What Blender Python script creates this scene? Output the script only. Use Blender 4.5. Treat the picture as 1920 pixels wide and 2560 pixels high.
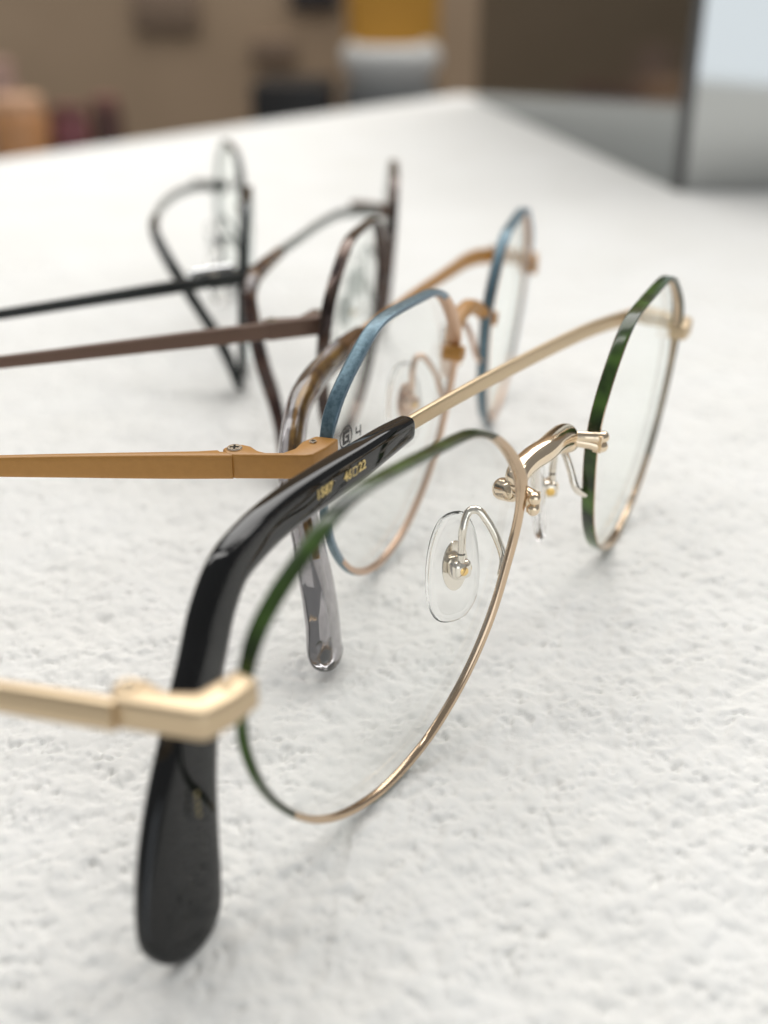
import bpy, bmesh, math, random
import numpy as np
from mathutils import Vector, Matrix

for o in list(bpy.data.objects):
    bpy.data.objects.remove(o)
MM = 0.001
sc = bpy.context.scene
col = sc.collection

# ------------------------------------------------------------------ camera
PITCH, CAM_H, FPX = 0.4691, 85.53, 2850.0          # radians, mm, focal length in photo pixels
PW, PH = 1920.0, 2560.0
cam_d = bpy.data.cameras.new('camera'); cam = bpy.data.objects.new('camera', cam_d); col.objects.link(cam)
cam.location = (0, 0, CAM_H * MM); cam.rotation_euler = (math.pi / 2 - PITCH, 0, 0)
cam_d.sensor_fit = 'VERTICAL'; cam_d.sensor_height = 24.0; cam_d.lens = FPX / PH * 24.0
cam_d.clip_start = 0.002; cam_d.clip_end = 50
cam_d.dof.use_dof = True; cam_d.dof.focus_distance = 0.1382
cam_d.dof.aperture_fstop = 7.0; cam_d.dof.aperture_blades = 8
sc.camera = cam
sc.render.engine = 'CYCLES'
sc.render.resolution_x = 768; sc.render.resolution_y = 1024

# ------------------------------------------------------------------ light
w = bpy.data.worlds.new('World'); sc.world = w; w.use_nodes = True
w.node_tree.nodes['Background'].inputs[0].default_value = (0.985, 0.985, 0.98, 1)
w.node_tree.nodes['Background'].inputs[1].default_value = 0.28
def area(name, loc, target, sx, sy, power, color):
    l = bpy.data.lights.new(name, 'AREA'); l.shape = 'RECTANGLE'; l.size = sx; l.size_y = sy
    l.energy = power; l.color = color
    o = bpy.data.objects.new(name, l); col.objects.link(o); o.location = loc
    o.rotation_euler = (Vector(target) - Vector(loc)).to_track_quat('-Z', 'Y').to_euler()
    return o
area('ceiling_panel', (0.12, 1.15, 1.20), (0.0, 0.42, 0), 1.8, 0.9, 21.0, (1.0, 0.985, 0.96))
area('ceiling_strip', (-0.80, 0.65, 1.4), (0, 0.4, 0), 0.16, 1.4, 6.0, (1.0, 0.98, 0.95))
area('ceiling_strip', (0.85, 0.6, 1.5), (0, 0.4, 0), 0.16, 1.4, 4.5, (1.0, 0.98, 0.95))
area('shop_window', (0.80, -1.9, 0.42), (0.80, 0.0, 0.42), 1.9, 1.6, 14.0, (0.88, 0.94, 1.0))
sc.view_settings.view_transform = 'Standard'; sc.view_settings.look = 'None'
sc.view_settings.gamma = 1; sc.view_settings.exposure = 0.0; sc.view_settings.use_curve_mapping = False

# ------------------------------------------------------------------ photo pixel -> place
FW = np.array([0, math.cos(PITCH), -math.sin(PITCH)]); UP = np.array([0, math.sin(PITCH), math.cos(PITCH)])
CO = np.array([0, 0, CAM_H])
def ray(px, py):
    return FW + (px - PW / 2) / FPX * np.array([1., 0, 0]) - (py - PH / 2) / FPX * UP
def at_z(px, py, z):
    r = ray(px, py); return CO + r * (z - CAM_H) / r[2]
def at_y(px, py, y):
    r = ray(px, py); return CO + r * y / r[1]

# ------------------------------------------------------------------ materials
def mat(name, base, rough=0.5, metal=0.0, **kw):
    m = bpy.data.materials.new(name); m.use_nodes = True
    b = m.node_tree.nodes['Principled BSDF']
    b.inputs['Base Color'].default_value = (*base, 1); b.inputs['Roughness'].default_value = rough
    b.inputs['Metallic'].default_value = metal
    for k, v in kw.items():
        b.inputs[k].default_value = v
    return m
def nodes(m): return m.node_tree.nodes, m.node_tree.links, m.node_tree.nodes['Principled BSDF']
def add_noise(m, scale, detail=3, rough=0.6):
    n, l, b = nodes(m)
    tc = n.new('ShaderNodeTexCoord'); t = n.new('ShaderNodeTexNoise')
    t.inputs['Scale'].default_value = scale; t.inputs['Detail'].default_value = detail; t.inputs['Roughness'].default_value = rough
    l.new(tc.outputs['Object'], t.inputs['Vector']); return t
def add_bump(m, scale, dist, strength=0.6, detail=2):
    n, l, b = nodes(m); t = add_noise(m, scale, detail)
    bp = n.new('ShaderNodeBump'); bp.inputs['Distance'].default_value = dist; bp.inputs['Strength'].default_value = strength
    l.new(t.outputs['Fac'], bp.inputs['Height']); l.new(bp.outputs['Normal'], b.inputs['Normal'])
    return m
def ramp_color(m, scale, stops, detail=3, rough=0.6, sock='Base Color'):
    n, l, b = nodes(m); t = add_noise(m, scale, detail, rough); r = n.new('ShaderNodeValToRGB')
    el = r.color_ramp.elements
    while len(el) < len(stops): el.new(0.5)
    for e, (p, c) in zip(el, stops):
        e.position = p; e.color = (*c, 1)
    l.new(t.outputs['Fac'], r.inputs['Fac']); l.new(r.outputs['Color'], b.inputs[sock])
    return m

M = {}
M['gold'] = add_bump(mat('champagne_gold', (0.80, 0.66, 0.49), 0.13, 1.0), 900, 0.00004, 0.25)
M['gold_satin'] = add_bump(mat('satin_gold', (0.60, 0.475, 0.32), 0.42, 1.0), 1800, 0.00004, 0.5)
M['pale_gold'] = add_bump(mat('pale_gold', (0.80, 0.745, 0.66), 0.12, 1.0), 900, 0.00005, 0.3)
M['gold_bright'] = mat('bright_gold', (0.86, 0.58, 0.20), 0.15, 1.0)
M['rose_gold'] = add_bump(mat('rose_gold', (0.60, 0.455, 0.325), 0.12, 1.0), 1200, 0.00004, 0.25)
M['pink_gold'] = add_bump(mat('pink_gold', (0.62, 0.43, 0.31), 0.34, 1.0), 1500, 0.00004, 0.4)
M['green'] = ramp_color(mat('green_tortoise', (0.03, 0.08, 0.02), 0.16, 0.0, **{'Specular IOR Level': 0.4}), 170,
                        [(0.34, (0.012, 0.018, 0.008)), (0.44, (0.022, 0.042, 0.010)), (0.53, (0.042, 0.082, 0.017)), (0.68, (0.078, 0.155, 0.027))], 2.5, 0.5)
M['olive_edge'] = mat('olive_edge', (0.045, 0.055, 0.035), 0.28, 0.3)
M['blue'] = ramp_color(add_bump(mat('blue_pearl', (0.1, 0.2, 0.3), 0.36, 0.45), 2600, 0.00005, 0.5), 1500,
                       [(0.35, (0.080, 0.140, 0.178)), (0.65, (0.145, 0.230, 0.280))])
M['blue_edge'] = add_bump(mat('blue_grey_edge', (0.20, 0.27, 0.33), 0.35, 0.5), 2400, 0.00005, 0.4)
M['ochre'] = ramp_color(add_bump(mat('ochre_matte', (0.42, 0.19, 0.035), 0.42), 3000, 0.00006, 0.5), 1200,
                        [(0.3, (0.43, 0.205, 0.042)), (0.7, (0.465, 0.225, 0.048))])
M['black'] = mat('black_acetate', (0.004, 0.0045, 0.005), 0.045, 0.0, **{'Specular IOR Level': 0.42})
M['foil'] = add_bump(mat('gold_foil', (0.78, 0.62, 0.28), 0.38, 0.9), 2500, 0.00006, 0.6)
M['brown'] = add_bump(mat('brown_satin', (0.135, 0.080, 0.056), 0.42, 0.35), 1800, 0.00005, 0.4)
M['purple'] = ramp_color(mat('purple_brown_gloss', (0.06, 0.03, 0.03), 0.16, 0.75), 260, [(0.35, (0.035, 0.024, 0.023)), (0.65, (0.125, 0.088, 0.072))])
M['gunmetal'] = mat('gunmetal', (0.028, 0.032, 0.032), 0.25, 0.6)
M['chrome'] = mat('chrome', (0.72, 0.73, 0.74), 0.12, 1.0)
M['silver'] = mat('silver_satin', (0.36, 0.39, 0.38), 0.35, 1.0)
M['steel'] = add_bump(mat('screw_steel', (0.78, 0.72, 0.62), 0.2, 1.0), 2000, 0.00004, 0.4)
M['dark_tip'] = mat('dark_tip', (0.008, 0.012, 0.012), 0.2, 0.0, **{'Specular IOR Level': 0.25})
M['ink'] = mat('black_ink', (0.01, 0.01, 0.011), 0.5)
M['amber'] = ramp_color(mat('amber_core', (0.4, 0.22, 0.05), 0.3, 0.5), 220, [(0.35, (0.16, 0.08, 0.03)), (0.6, (0.5, 0.30, 0.07))])
M['smoke'] = mat('smoky_acetate', (0.36, 0.345, 0.36), 0.03, 0.0, **{'Transmission Weight': 1.0, 'IOR': 1.42})
M['tortoise'] = ramp_color(mat('brown_tortoise', (0.1, 0.05, 0.02), 0.1), 190, [(0.38, (0.025, 0.013, 0.014)), (0.56, (0.09, 0.045, 0.03)), (0.75, (0.30, 0.18, 0.06))])
M['silicone'] = mat('clear_silicone', (0.97, 0.97, 0.965), 0.06, 0.0, **{'Transmission Weight': 1.0, 'IOR': 1.22})

def thin_glass():
    m = bpy.data.materials.new('demo_lens'); m.use_nodes = True
    n, l = m.node_tree.nodes, m.node_tree.links; n.clear()
    out = n.new('ShaderNodeOutputMaterial'); mx = n.new('ShaderNodeMixShader'); fr = n.new('ShaderNodeLayerWeight'); fr.inputs['Blend'].default_value = 0.5
    pw = n.new('ShaderNodeMath'); pw.operation = 'POWER'; pw.inputs[1].default_value = 4.5
    ma = n.new('ShaderNodeMath'); ma.operation = 'MULTIPLY_ADD'; ma.inputs[1].default_value = 0.5; ma.inputs[2].default_value = 0.008
    tr = n.new('ShaderNodeBsdfTransparent'); gl = n.new('ShaderNodeBsdfGlossy')
    tr.inputs[0].default_value = (0.996, 0.997, 0.996, 1)
    gl.inputs['Roughness'].default_value = 0.02; gl.inputs[0].default_value = (0.95, 1, 0.97, 1)
    l.new(fr.outputs['Facing'], pw.inputs[0]); l.new(pw.outputs[0], ma.inputs[0]); l.new(ma.outputs[0], mx.inputs[0]); l.new(tr.outputs[0], mx.inputs[1]); l.new(gl.outputs[0], mx.inputs[2]); l.new(mx.outputs[0], out.inputs[0])
    return m
M['lens'] = thin_glass()

def plaster():
    m = mat('white_plaster', (0.80, 0.80, 0.775), 0.9); n, l, b = nodes(m)
    b.inputs['Specular IOR Level'].default_value = 0.25
    tc = n.new('ShaderNodeTexCoord')
    t1 = n.new('ShaderNodeTexNoise'); t1.inputs['Scale'].default_value = 40; t1.inputs['Detail'].default_value = 5
    r = n.new('ShaderNodeValToRGB'); r.color_ramp.elements[0].position = 0.3; r.color_ramp.elements[1].position = 0.75
    r.color_ramp.elements[0].color = (0.825, 0.820, 0.790, 1); r.color_ramp.elements[1].color = (0.875, 0.874, 0.855, 1)
    l.new(tc.outputs['Object'], t1.inputs['Vector']); l.new(t1.outputs['Fac'], r.inputs['Fac']); l.new(r.outputs['Color'], b.inputs['Base Color'])
    t2 = n.new('ShaderNodeTexNoise'); t2.inputs['Scale'].default_value = 1300; t2.inputs['Detail'].default_value = 4; t2.inputs['Roughness'].default_value = 0.65
    l.new(tc.outputs['Object'], t2.inputs['Vector'])
    bp = n.new('ShaderNodeBump'); bp.inputs['Distance'].default_value = 0.00015; bp.inputs['Strength'].default_value = 0.4
    l.new(t2.outputs['Fac'], bp.inputs['Height']); l.new(bp.outputs['Normal'], b.inputs['Normal'])
    return m
M['plaster'] = plaster()

# ------------------------------------------------------------------ mesh helpers (everything in mm)
class MB:
    def __init__(s): s.v = []; s.f = []; s.m = []
    def add(s, verts, faces, mi=0):
        o = len(s.v); s.v.extend([tuple(map(float, p)) for p in verts])
        for k, f in enumerate(faces):
            s.f.append([i + o for i in f]); s.m.append(mi[k] if isinstance(mi, (list, tuple)) else mi)
        return s
    def build(s, name, mats, parent=None, smooth=True, bevel=0.0, seg=2, angle=40):
        me = bpy.data.meshes.new(name); me.from_pydata([(x * MM, y * MM, z * MM) for x, y, z in s.v], [], s.f)
        mats = mats if isinstance(mats, (list, tuple)) else [mats]
        for m_ in mats: me.materials.append(m_)
        me.polygons.foreach_set('material_index', s.m)
        bm = bmesh.new(); bm.from_mesh(me)
        if bevel > 0:
            es = [e for e in bm.edges if len(e.link_faces) == 2 and e.calc_face_angle(0) > math.radians(28)]
            bmesh.ops.bevel(bm, geom=es, offset=bevel * MM, segments=seg, profile=0.5, affect='EDGES', clamp_overlap=True)
        bmesh.ops.recalc_face_normals(bm, faces=bm.faces)
        bm.to_mesh(me); bm.free()
        me.polygons.foreach_set('use_smooth', [smooth] * len(me.polygons))
        if smooth:
            me.set_sharp_from_angle(angle=math.radians(angle))
        o = bpy.data.objects.new(name, me); col.objects.link(o)
        if parent: o.parent = parent
        return o
def box(mb, c, sx, sy, sz, axes=None, mi=0):
    c = np.array(c, float); A = np.eye(3) if axes is None else np.array(axes, float)
    v = [c + A[0] * (sx / 2 * i) + A[1] * (sy / 2 * j) + A[2] * (sz / 2 * k) for k in (-1, 1) for j in (-1, 1) for i in (-1, 1)]
    mb.add(v, [(0, 2, 3, 1), (4, 5, 7, 6), (0, 1, 5, 4), (2, 6, 7, 3), (0, 4, 6, 2), (1, 3, 7, 5)], mi); return mb
def prism(mb, plan, z0, z1, mi=0):
    n = len(plan); v = [(x, y, z0) for x, y in plan] + [(x, y, z1) for x, y in plan]
    mb.add(v, [tuple(range(n))[::-1], tuple(range(n, 2 * n))] + [(i, (i + 1) % n, n + (i + 1) % n, n + i) for i in range(n)], mi); return mb
def unit(a): return a / (np.linalg.norm(a) + 1e-12)
def spline(pts, n, closed=False):
    P = np.array(pts, float); d = np.linalg.norm(np.diff(P[:, :3], axis=0), axis=1) ** 0.5 + 1e-6
    t = np.r_[0, np.cumsum(d)]; T = np.linspace(0, t[-1], n); out = np.zeros((n, P.shape[1]))
    m = np.zeros_like(P)
    m[1:-1] = ((P[1:-1] - P[:-2]) / d[:-1, None] * d[1:, None] + (P[2:] - P[1:-1]) / d[1:, None] * d[:-1, None]) / (d[:-1] + d[1:])[:, None]
    m[0] = (P[1] - P[0]) / d[0]; m[-1] = (P[-1] - P[-2]) / d[-1]
    for i, x in enumerate(T):
        k = min(np.searchsorted(t, x, 'right') - 1, len(P) - 2); h = t[k + 1] - t[k]; s = (x - t[k]) / h
        out[i] = (2*s**3 - 3*s**2 + 1) * P[k] + (s**3 - 2*s**2 + s) * h * m[k] + (-2*s**3 + 3*s**2) * P[k + 1] + (s**3 - s**2) * h * m[k + 1]
    return out
def superell(n, p):
    a = np.linspace(0, 2 * np.pi, n, endpoint=False) + np.pi / n
    return np.stack([np.sign(np.cos(a)) * abs(np.cos(a)) ** (2 / p), np.sign(np.sin(a)) * abs(np.sin(a)) ** (2 / p)], 1) * 0.5
def sweep(mb, path, hs, ts, ref, p=4.0, n=16, steps=60, round_start=0.0, round_end=0.0, mi=0):
    """solid bar along path; hs = size across (in the plane of the bend), ts = size along ref"""
    q = np.c_[np.array(path, float), np.array(hs, float), np.array(ts, float)]
    q = spline(q, steps); P, H, T = q[:, :3], q[:, 3], q[:, 4]
    def cap(P, H, T, r, rev):
        if rev: P, H, T = P[::-1], H[::-1], T[::-1]
        s = np.r_[0, np.cumsum(np.linalg.norm(np.diff(P, axis=0), axis=1))]; s = s[-1] - s
        k = np.where(s < r)[0][0] if (s < r).any() else len(s) - 1
        base = [(P[i], H[i], T[i]) for i in range(k)]
        for a in np.linspace(0, 1, 9):
            dd = r * (1 - math.sin(a * math.pi / 2)); sc_ = max(0.02, math.cos(a * math.pi / 2)) if a < 1 else 0.02
            pos = np.array([np.interp(dd, s[::-1], P[::-1, j]) for j in range(3)])
            base.append((pos, np.interp(dd, s[::-1], H[::-1]) * sc_, np.interp(dd, s[::-1], T[::-1]) * max(sc_, 0.02) ** 0.7))
        P, H, T = np.array([b[0] for b in base]), np.array([b[1] for b in base]), np.array([b[2] for b in base])
        return (P[::-1], H[::-1], T[::-1]) if rev else (P, H, T)
    if round_end > 0: P, H, T = cap(P, H, T, round_end, False)
    if round_start > 0: P, H, T = cap(P, H, T, round_start, True)
    tan = np.gradient(P, axis=0); sec = superell(n, p); ref = np.array(ref, float); V = []
    for i in range(len(P)):
        t = unit(tan[i]); s = unit(ref - t * (ref @ t)); u = np.cross(s, t)
        V += [P[i] + u * H[i] * a + s * T[i] * b for a, b in sec]
    F = [(i * n + j, i * n + (j + 1) % n, (i + 1) * n + (j + 1) % n, (i + 1) * n + j) for i in range(len(P) - 1) for j in range(n)]
    F += [tuple(range(n))[::-1], tuple(range((len(P) - 1) * n, len(P) * n))]
    mb.add(V, F, mi); return mb
def tube(mb, path, r, n=12, steps=40, mi=0, ends=0.0):
    r = np.broadcast_to(np.array(r, float) * 2, (len(path),))
    P = np.array(path, float); d = P[-1] - P[0]; ref = np.array([0, 0, 1.0]) if abs(unit(d)[2]) < 0.8 else np.array([1.0, 0, 0])
    return sweep(mb, path, r, r, ref, p=2, n=n, steps=steps, round_start=ends, round_end=ends, mi=mi)
def disc(mb, c, ax, r, h, n=24, mi=0, dome=0.25):
    ax = unit(np.array(ax, float)); a = unit(np.cross(ax, [0.3, 0.8, 0.52])); b = np.cross(ax, a); c = np.array(c, float); V = []; rings = [(r, -h / 2), (r, h / 2 - dome * h), (r * 0.9, h / 2)]
    for rr, z in rings: V += [c + ax * z + (a * math.cos(t) + b * math.sin(t)) * rr for t in np.linspace(0, 2 * np.pi, n, endpoint=False)]
    F = [(k * n + i, k * n + (i + 1) % n, (k + 1) * n + (i + 1) % n, (k + 1) * n + i) for k in range(2) for i in range(n)]
    F += [tuple(range(n))[::-1], tuple(range(2 * n, 3 * n))]
    mb.add(V, F, mi); return mb
def empty(name, loc, rz=0.0):
    o = bpy.data.objects.new(name, None); col.objects.link(o); o.empty_display_size = 0.01
    o.location = Vector(loc) * MM; o.rotation_euler = (0, 0, rz); return o
def tag(o, label=None, cat=None, group=None, kind=None):
    for k, v in (('label', label), ('category', cat), ('group', group), ('kind', kind)):
        if v: o[k] = v
    return o

# ------------------------------------------------------------------ tabletop: rough white plaster, real relief
rng = np.random.default_rng(7)
def field(shape, wl, res, band=0.45):
    f = np.fft.rfft2(rng.standard_normal(shape).astype(np.float32))
    ky = np.fft.fftfreq(shape[0], res)[:, None]; kx = np.fft.rfftfreq(shape[1], res)[None]
    k = np.sqrt(kx ** 2 + ky ** 2) * wl
    g = np.exp(-((np.log(np.maximum(k, 1e-6))) ** 2) / (2 * band ** 2))
    r = np.fft.irfft2(f * g, s=shape); return (r / r.std()).astype(np.float32)
HRES = 0.2; HX0, HY0 = -270.0, 20.0
hs_ = (1944, 2700)                                             # rows (y), columns (x)
big = field(hs_, 16, HRES); mid = field(hs_, 4.5, HRES); lump = field(hs_, 2.0, HRES, 0.5); pit = field(hs_, 1.7, HRES, 0.4); fine = field(hs_, 0.7, HRES, 0.4); mask = field(hs_, 13, HRES, 0.7)
msk = 1 / (1 + np.exp(-(mask * 1.5 + 0.4)))
pit2 = field(hs_, 3.1, HRES, 0.4)
def sstep(v): v = np.clip(v, 0, 1); return v * v * (3 - 2 * v)
msk = 0.12 + 0.88 * sstep((mask + 0.9) / 2.0); msk *= 0.75 + 0.25 * np.clip(big, -1, 1)
height = 0.17 * big + 0.12 * mid + 0.045 * lump + 0.022 * fine
height -= msk * 0.34 * sstep((pit - 0.85) / 0.5)
height -= msk * 0.40 * sstep((pit2 - 0.85) / 0.5)
height = np.minimum(height, 0.30 + 0.25 * (height - 0.30)) - 0.08
NX, NY = 800, 900
ty = np.linspace(0, 1, NY); ys = 34 + (392 - 34) * (0.42 * ty + 0.58 * ty ** 2.2)
tx = np.linspace(-1, 1, NX)
X = tx[None] * (38 + 0.46 * ys)[:, None]; Y = np.repeat(ys[:, None], NX, 1)
fx = (X - HX0) / HRES; fy = (Y - HY0) / HRES
ix = np.clip(fx.astype(int), 0, hs_[1] - 2); iy = np.clip(fy.astype(int), 0, hs_[0] - 2); ax_, ay_ = fx - ix, fy - iy
Z = (height[iy, ix] * (1 - ax_) + height[iy, ix + 1] * ax_) * (1 - ay_) + (height[iy + 1, ix] * (1 - ax_) + height[iy + 1, ix + 1] * ax_) * ay_
edge = np.minimum(np.minimum((1 - abs(tx))[None] / 0.06, (ty / 0.03)[:, None]), ((1 - ty) / 0.12)[:, None]); Z = Z * np.clip(edge, 0, 1)
Ktab = at_z(1150, 236, 0)[:2]; Ltab = at_z(25, 395, 0)[:2]; dl = unit(Ltab - Ktab); dr = np.array([-dl[1], dl[0]])
Lf = Ktab + dl * 1050; Rf = Ktab + dr * 590; Nf = Lf + dr * 590
outer = [tuple(Nf), tuple(Rf), tuple(Ktab), tuple(Lf)]
nv = NX * NY
co = np.empty((nv + 8, 3), np.float32); co[:nv, 0] = X.ravel(); co[:nv, 1] = Y.ravel(); co[:nv, 2] = Z.ravel()
for k, (x, y) in enumerate(outer): co[nv + k] = (x, y, 0); co[nv + 4 + k] = (x, y, -28)
idx = np.arange(nv).reshape(NY, NX)
quads = np.stack([idx[:-1, :-1], idx[:-1, 1:], idx[1:, 1:], idx[1:, :-1]], -1).reshape(-1, 4)
a_, b_, c_, d_ = int(idx[0, 0]), int(idx[0, -1]), int(idx[-1, -1]), int(idx[-1, 0])
N_, R_, K_, L_ = range(nv, nv + 4)
extra = [(L_, N_, a_, d_), (N_, b_, a_), (N_, R_, b_), (R_, c_, b_), (R_, K_, c_), (K_, d_, c_), (K_, L_, d_)]
sides = [(nv + (k + 1) % 4, nv + k, nv + 4 + k, nv + 4 + (k + 1) % 4) for k in range(4)] + [tuple(range(nv + 7, nv + 3, -1))]
me = bpy.data.meshes.new('tabletop')
loops = np.concatenate([quads.ravel()] + [np.array(f) for f in extra + sides]).astype(np.int32)
sizes = np.r_[np.full(len(quads), 4), [len(f) for f in extra + sides]].astype(np.int32)
me.vertices.add(len(co)); me.vertices.foreach_set('co', (co * MM).ravel())
me.loops.add(len(loops)); me.loops.foreach_set('vertex_index', loops)
me.polygons.add(len(sizes)); me.polygons.foreach_set('loop_start', np.r_[0, np.cumsum(sizes)[:-1]].astype(np.int32))
me.update(calc_edges=True); me.validate()
sm = np.ones(len(sizes), bool); sm[len(quads):] = False; me.polygons.foreach_set('use_smooth', sm)
me.materials.append(M['plaster'])
tabletop = bpy.data.objects.new('tabletop', me); col.objects.link(tabletop); tag(tabletop, kind='structure')

# ------------------------------------------------------------------ eyeglasses
OUT = np.array([[-57.3, 29.0], [-56.5, 31.3], [-55.2, 32.9], [-53.1, 34.7], [-50.5, 36.4], [-48.1, 37.9], [-45.9, 39.3], [-44.2, 39.8], [-41.3, 40.1],
    [-38.3, 40.1], [-35.1, 40.0], [-31.8, 39.9], [-28.3, 39.7], [-24.6, 39.6], [-22.3, 39.2], [-19.3, 37.7], [-16.5, 35.4], [-13.9, 32.7], [-11.8, 29.6],
    [-11.1, 27.0], [-11.6, 23.0], [-12.5, 20.4], [-13.4, 17.7], [-14.4, 14.8], [-15.8, 12.0], [-17.8, 9.1], [-20.4, 6.3], [-23.5, 3.9], [-27.3, 1.7],
    [-31.6, 0.5], [-36.1, 0.0], [-40.9, 0.8], [-44.7, 2.3], [-48.0, 4.4], [-51.1, 7.4], [-53.8, 10.9], [-55.8, 14.5], [-57.2, 18.4], [-58.0, 21.5], [-58.1, 23.6], [-57.9, 26.3]])
def outline(n=150, sig=1.6):
    P = np.vstack([OUT, OUT[:1]]); s = np.r_[0, np.cumsum(np.linalg.norm(np.diff(P, axis=0), axis=1))]; m = 1200
    t = np.linspace(0, s[-1], m, endpoint=False); Q = np.stack([np.interp(t, s, P[:, i]) for i in (0, 1)], 1)
    f = np.fft.fftfreq(m, s[-1] / m); g = np.exp(-2 * (np.pi * f * sig) ** 2)
    Q = np.real(np.fft.ifft(np.fft.fft(Q, axis=0) * g[:, None], axis=0)); return Q[::m // n]
BASE = outline()
LC = np.array([-34.5, 0.0])

class Frame:
    """one pair of eyeglasses: local x along the front (towards the folded temple), y backwards, z up"""
    def __init__(s, x, y, yaw, tilt, wrap, scale, aspect=1.0, gap=0.0, roll=0.0, lift=0.0):
        s.P0 = np.array([x, y, 0.0]); s.yaw, s.tilt, s.wrap, s.roll, s.lift = yaw, tilt, wrap, roll, lift
        s.u = np.array([math.cos(yaw), math.sin(yaw), 0]); s.b = np.array([-math.sin(yaw), math.cos(yaw), 0])
        S = (BASE - LC) * scale * np.array([1, aspect]); S[:, 0] -= 11 + 23.4 * scale + gap
        s.sh = S; s.c = np.array([(S[:, 0].min() + S[:, 0].max()) / 2, S[:, 1].max() / 2])
        s.root = empty('eyeglasses', s.P0, yaw)
    def L(s, x, h, d):                                    # lens coordinates -> local
        h = h + x * s.roll + s.lift
        return np.array([x * math.cos(s.wrap), abs(x) * math.sin(s.wrap) + d + h * math.sin(s.tilt), h * math.cos(s.tilt)])
    def loc(s, P): d = np.array(P) - s.P0; return np.array([d @ s.u, d @ s.b, d[2]])
    def on_b(s, px, py, b):                               # pixel on the upright plane y_local = b
        r = ray(px, py); o = s.P0 + b * s.b; t = ((o - CO) @ s.b) / (r @ s.b); return s.loc(CO + t * r)
    def on_z(s, px, py, z): return s.loc(at_z(px, py, z))
    def on_lens(s, px, py, d, side=-1):
        o = s.P0 + (d + s.lift * math.sin(s.tilt)) * s.b; un = s.u * math.cos(s.wrap) + side * s.b * math.sin(s.wrap); v = np.array([0, 0, math.cos(s.tilt)]) + s.b * math.sin(s.tilt)
        n = np.cross(un, v); r = ray(px, py); P = CO + r * ((o - CO) @ n) / (r @ n) - o; x = P @ un; return x, P @ v - x * s.roll - s.lift

def dome(F, x, h, bulge=1.2):
    d = np.array([abs(x), h]) - np.array([abs(F.c[0]), F.c[1]]); k = (d[0] / (np.ptp(F.sh[:, 0]) / 2)) ** 2 + (d[1] / (np.ptp(F.sh[:, 1]) / 2)) ** 2
    return -bulge * max(0, 1 - k)

def make_rim(F, side, thick, depth, mats, p=5.0, M_=20, inner=1.0, split=False, thin=1.0):
    """band round the lens: outer face mats[0], front and back edges mats[1], inner face mats[2]; inner = width of the inner face against the outer; split = gold reflection painted on the nasal and lower edges"""
    S = F.sh.copy(); n = len(S); tan = np.roll(S, -1, 0) - np.roll(S, 1, 0); tan /= np.linalg.norm(tan, axis=1)[:, None]
    nor = np.stack([-tan[:, 1], tan[:, 0]], 1)
    if ((S - F.c) * nor).sum() < 0: nor = -nor
    sec = superell(M_, p); V = []; fm = []
    for i in range(n):
        low = max(0.0, min(1.0, (0.45 - nor[i][1]) / 0.5)) * (1.0 if side < 0 else max(0.0, min(1.0, (0.3 - nor[i][0]) / 0.5))); dk = 1 + (thin - 1) * low
        for a, b in sec:
            x, h = S[i] + nor[i] * a * thick; V.append(F.L(x if side < 0 else -x, h, b * depth * dk * (1 if a > 0 else 1 + (inner - 1) * min(1, -a / 0.45))))
    F_ = []
    for i in range(n):
        gold = split and (nor[i][0] > 0.45 or (nor[i][1] < -0.25 and nor[i][0] > -0.75))  # reflection put into the colour: nasal and lower edges take the gold material
        for j in range(M_):
            k = (j + 1) % M_; F_.append((i * M_ + j, i * M_ + k, ((i + 1) % n) * M_ + k, ((i + 1) % n) * M_ + j))
            a = (sec[j] + sec[k]) / 2; e = sec[k] - sec[j]
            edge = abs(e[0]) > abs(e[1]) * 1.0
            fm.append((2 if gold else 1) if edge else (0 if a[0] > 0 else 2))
    mb = MB(); mb.add(V, F_, fm); return mb.build('rim', mats, F.root, angle=50)

def make_lens(F, side, bulge=1.2, thick=1.0):
    S = F.sh[::2]; n = len(S); rings = np.linspace(0, 1, 9)[1:]; V = []; Fc = []
    for sgn in (0, 1):
        base = len(V); x, h = F.c; V.append(F.L(x if side < 0 else -x, h, dome(F, x, h, bulge) + sgn * thick))
        for r in rings:
            for q in S:
                x, h = F.c + (q - F.c) * r * (0.992); V.append(F.L(x if side < 0 else -x, h, dome(F, x, h, bulge) + sgn * thick))
        for i in range(n): Fc.append((base, base + 1 + i, base + 1 + (i + 1) % n))
        for k in range(len(rings) - 1):
            for i in range(n):
                a = base + 1 + k * n; Fc.append((a + i, a + n + i, a + n + (i + 1) % n, a + (i + 1) % n))
    o1, o2 = 1 + (len(rings) - 1) * n, 1 + len(rings) * n + 1 + (len(rings) - 1) * n
    for i in range(n): Fc.append((o1 + i, o1 + (i + 1) % n, o2 + (i + 1) % n, o2 + i))
    mb = MB(); mb.add(V, Fc); o = mb.build('lens', M['lens'], F.root); return o

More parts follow.
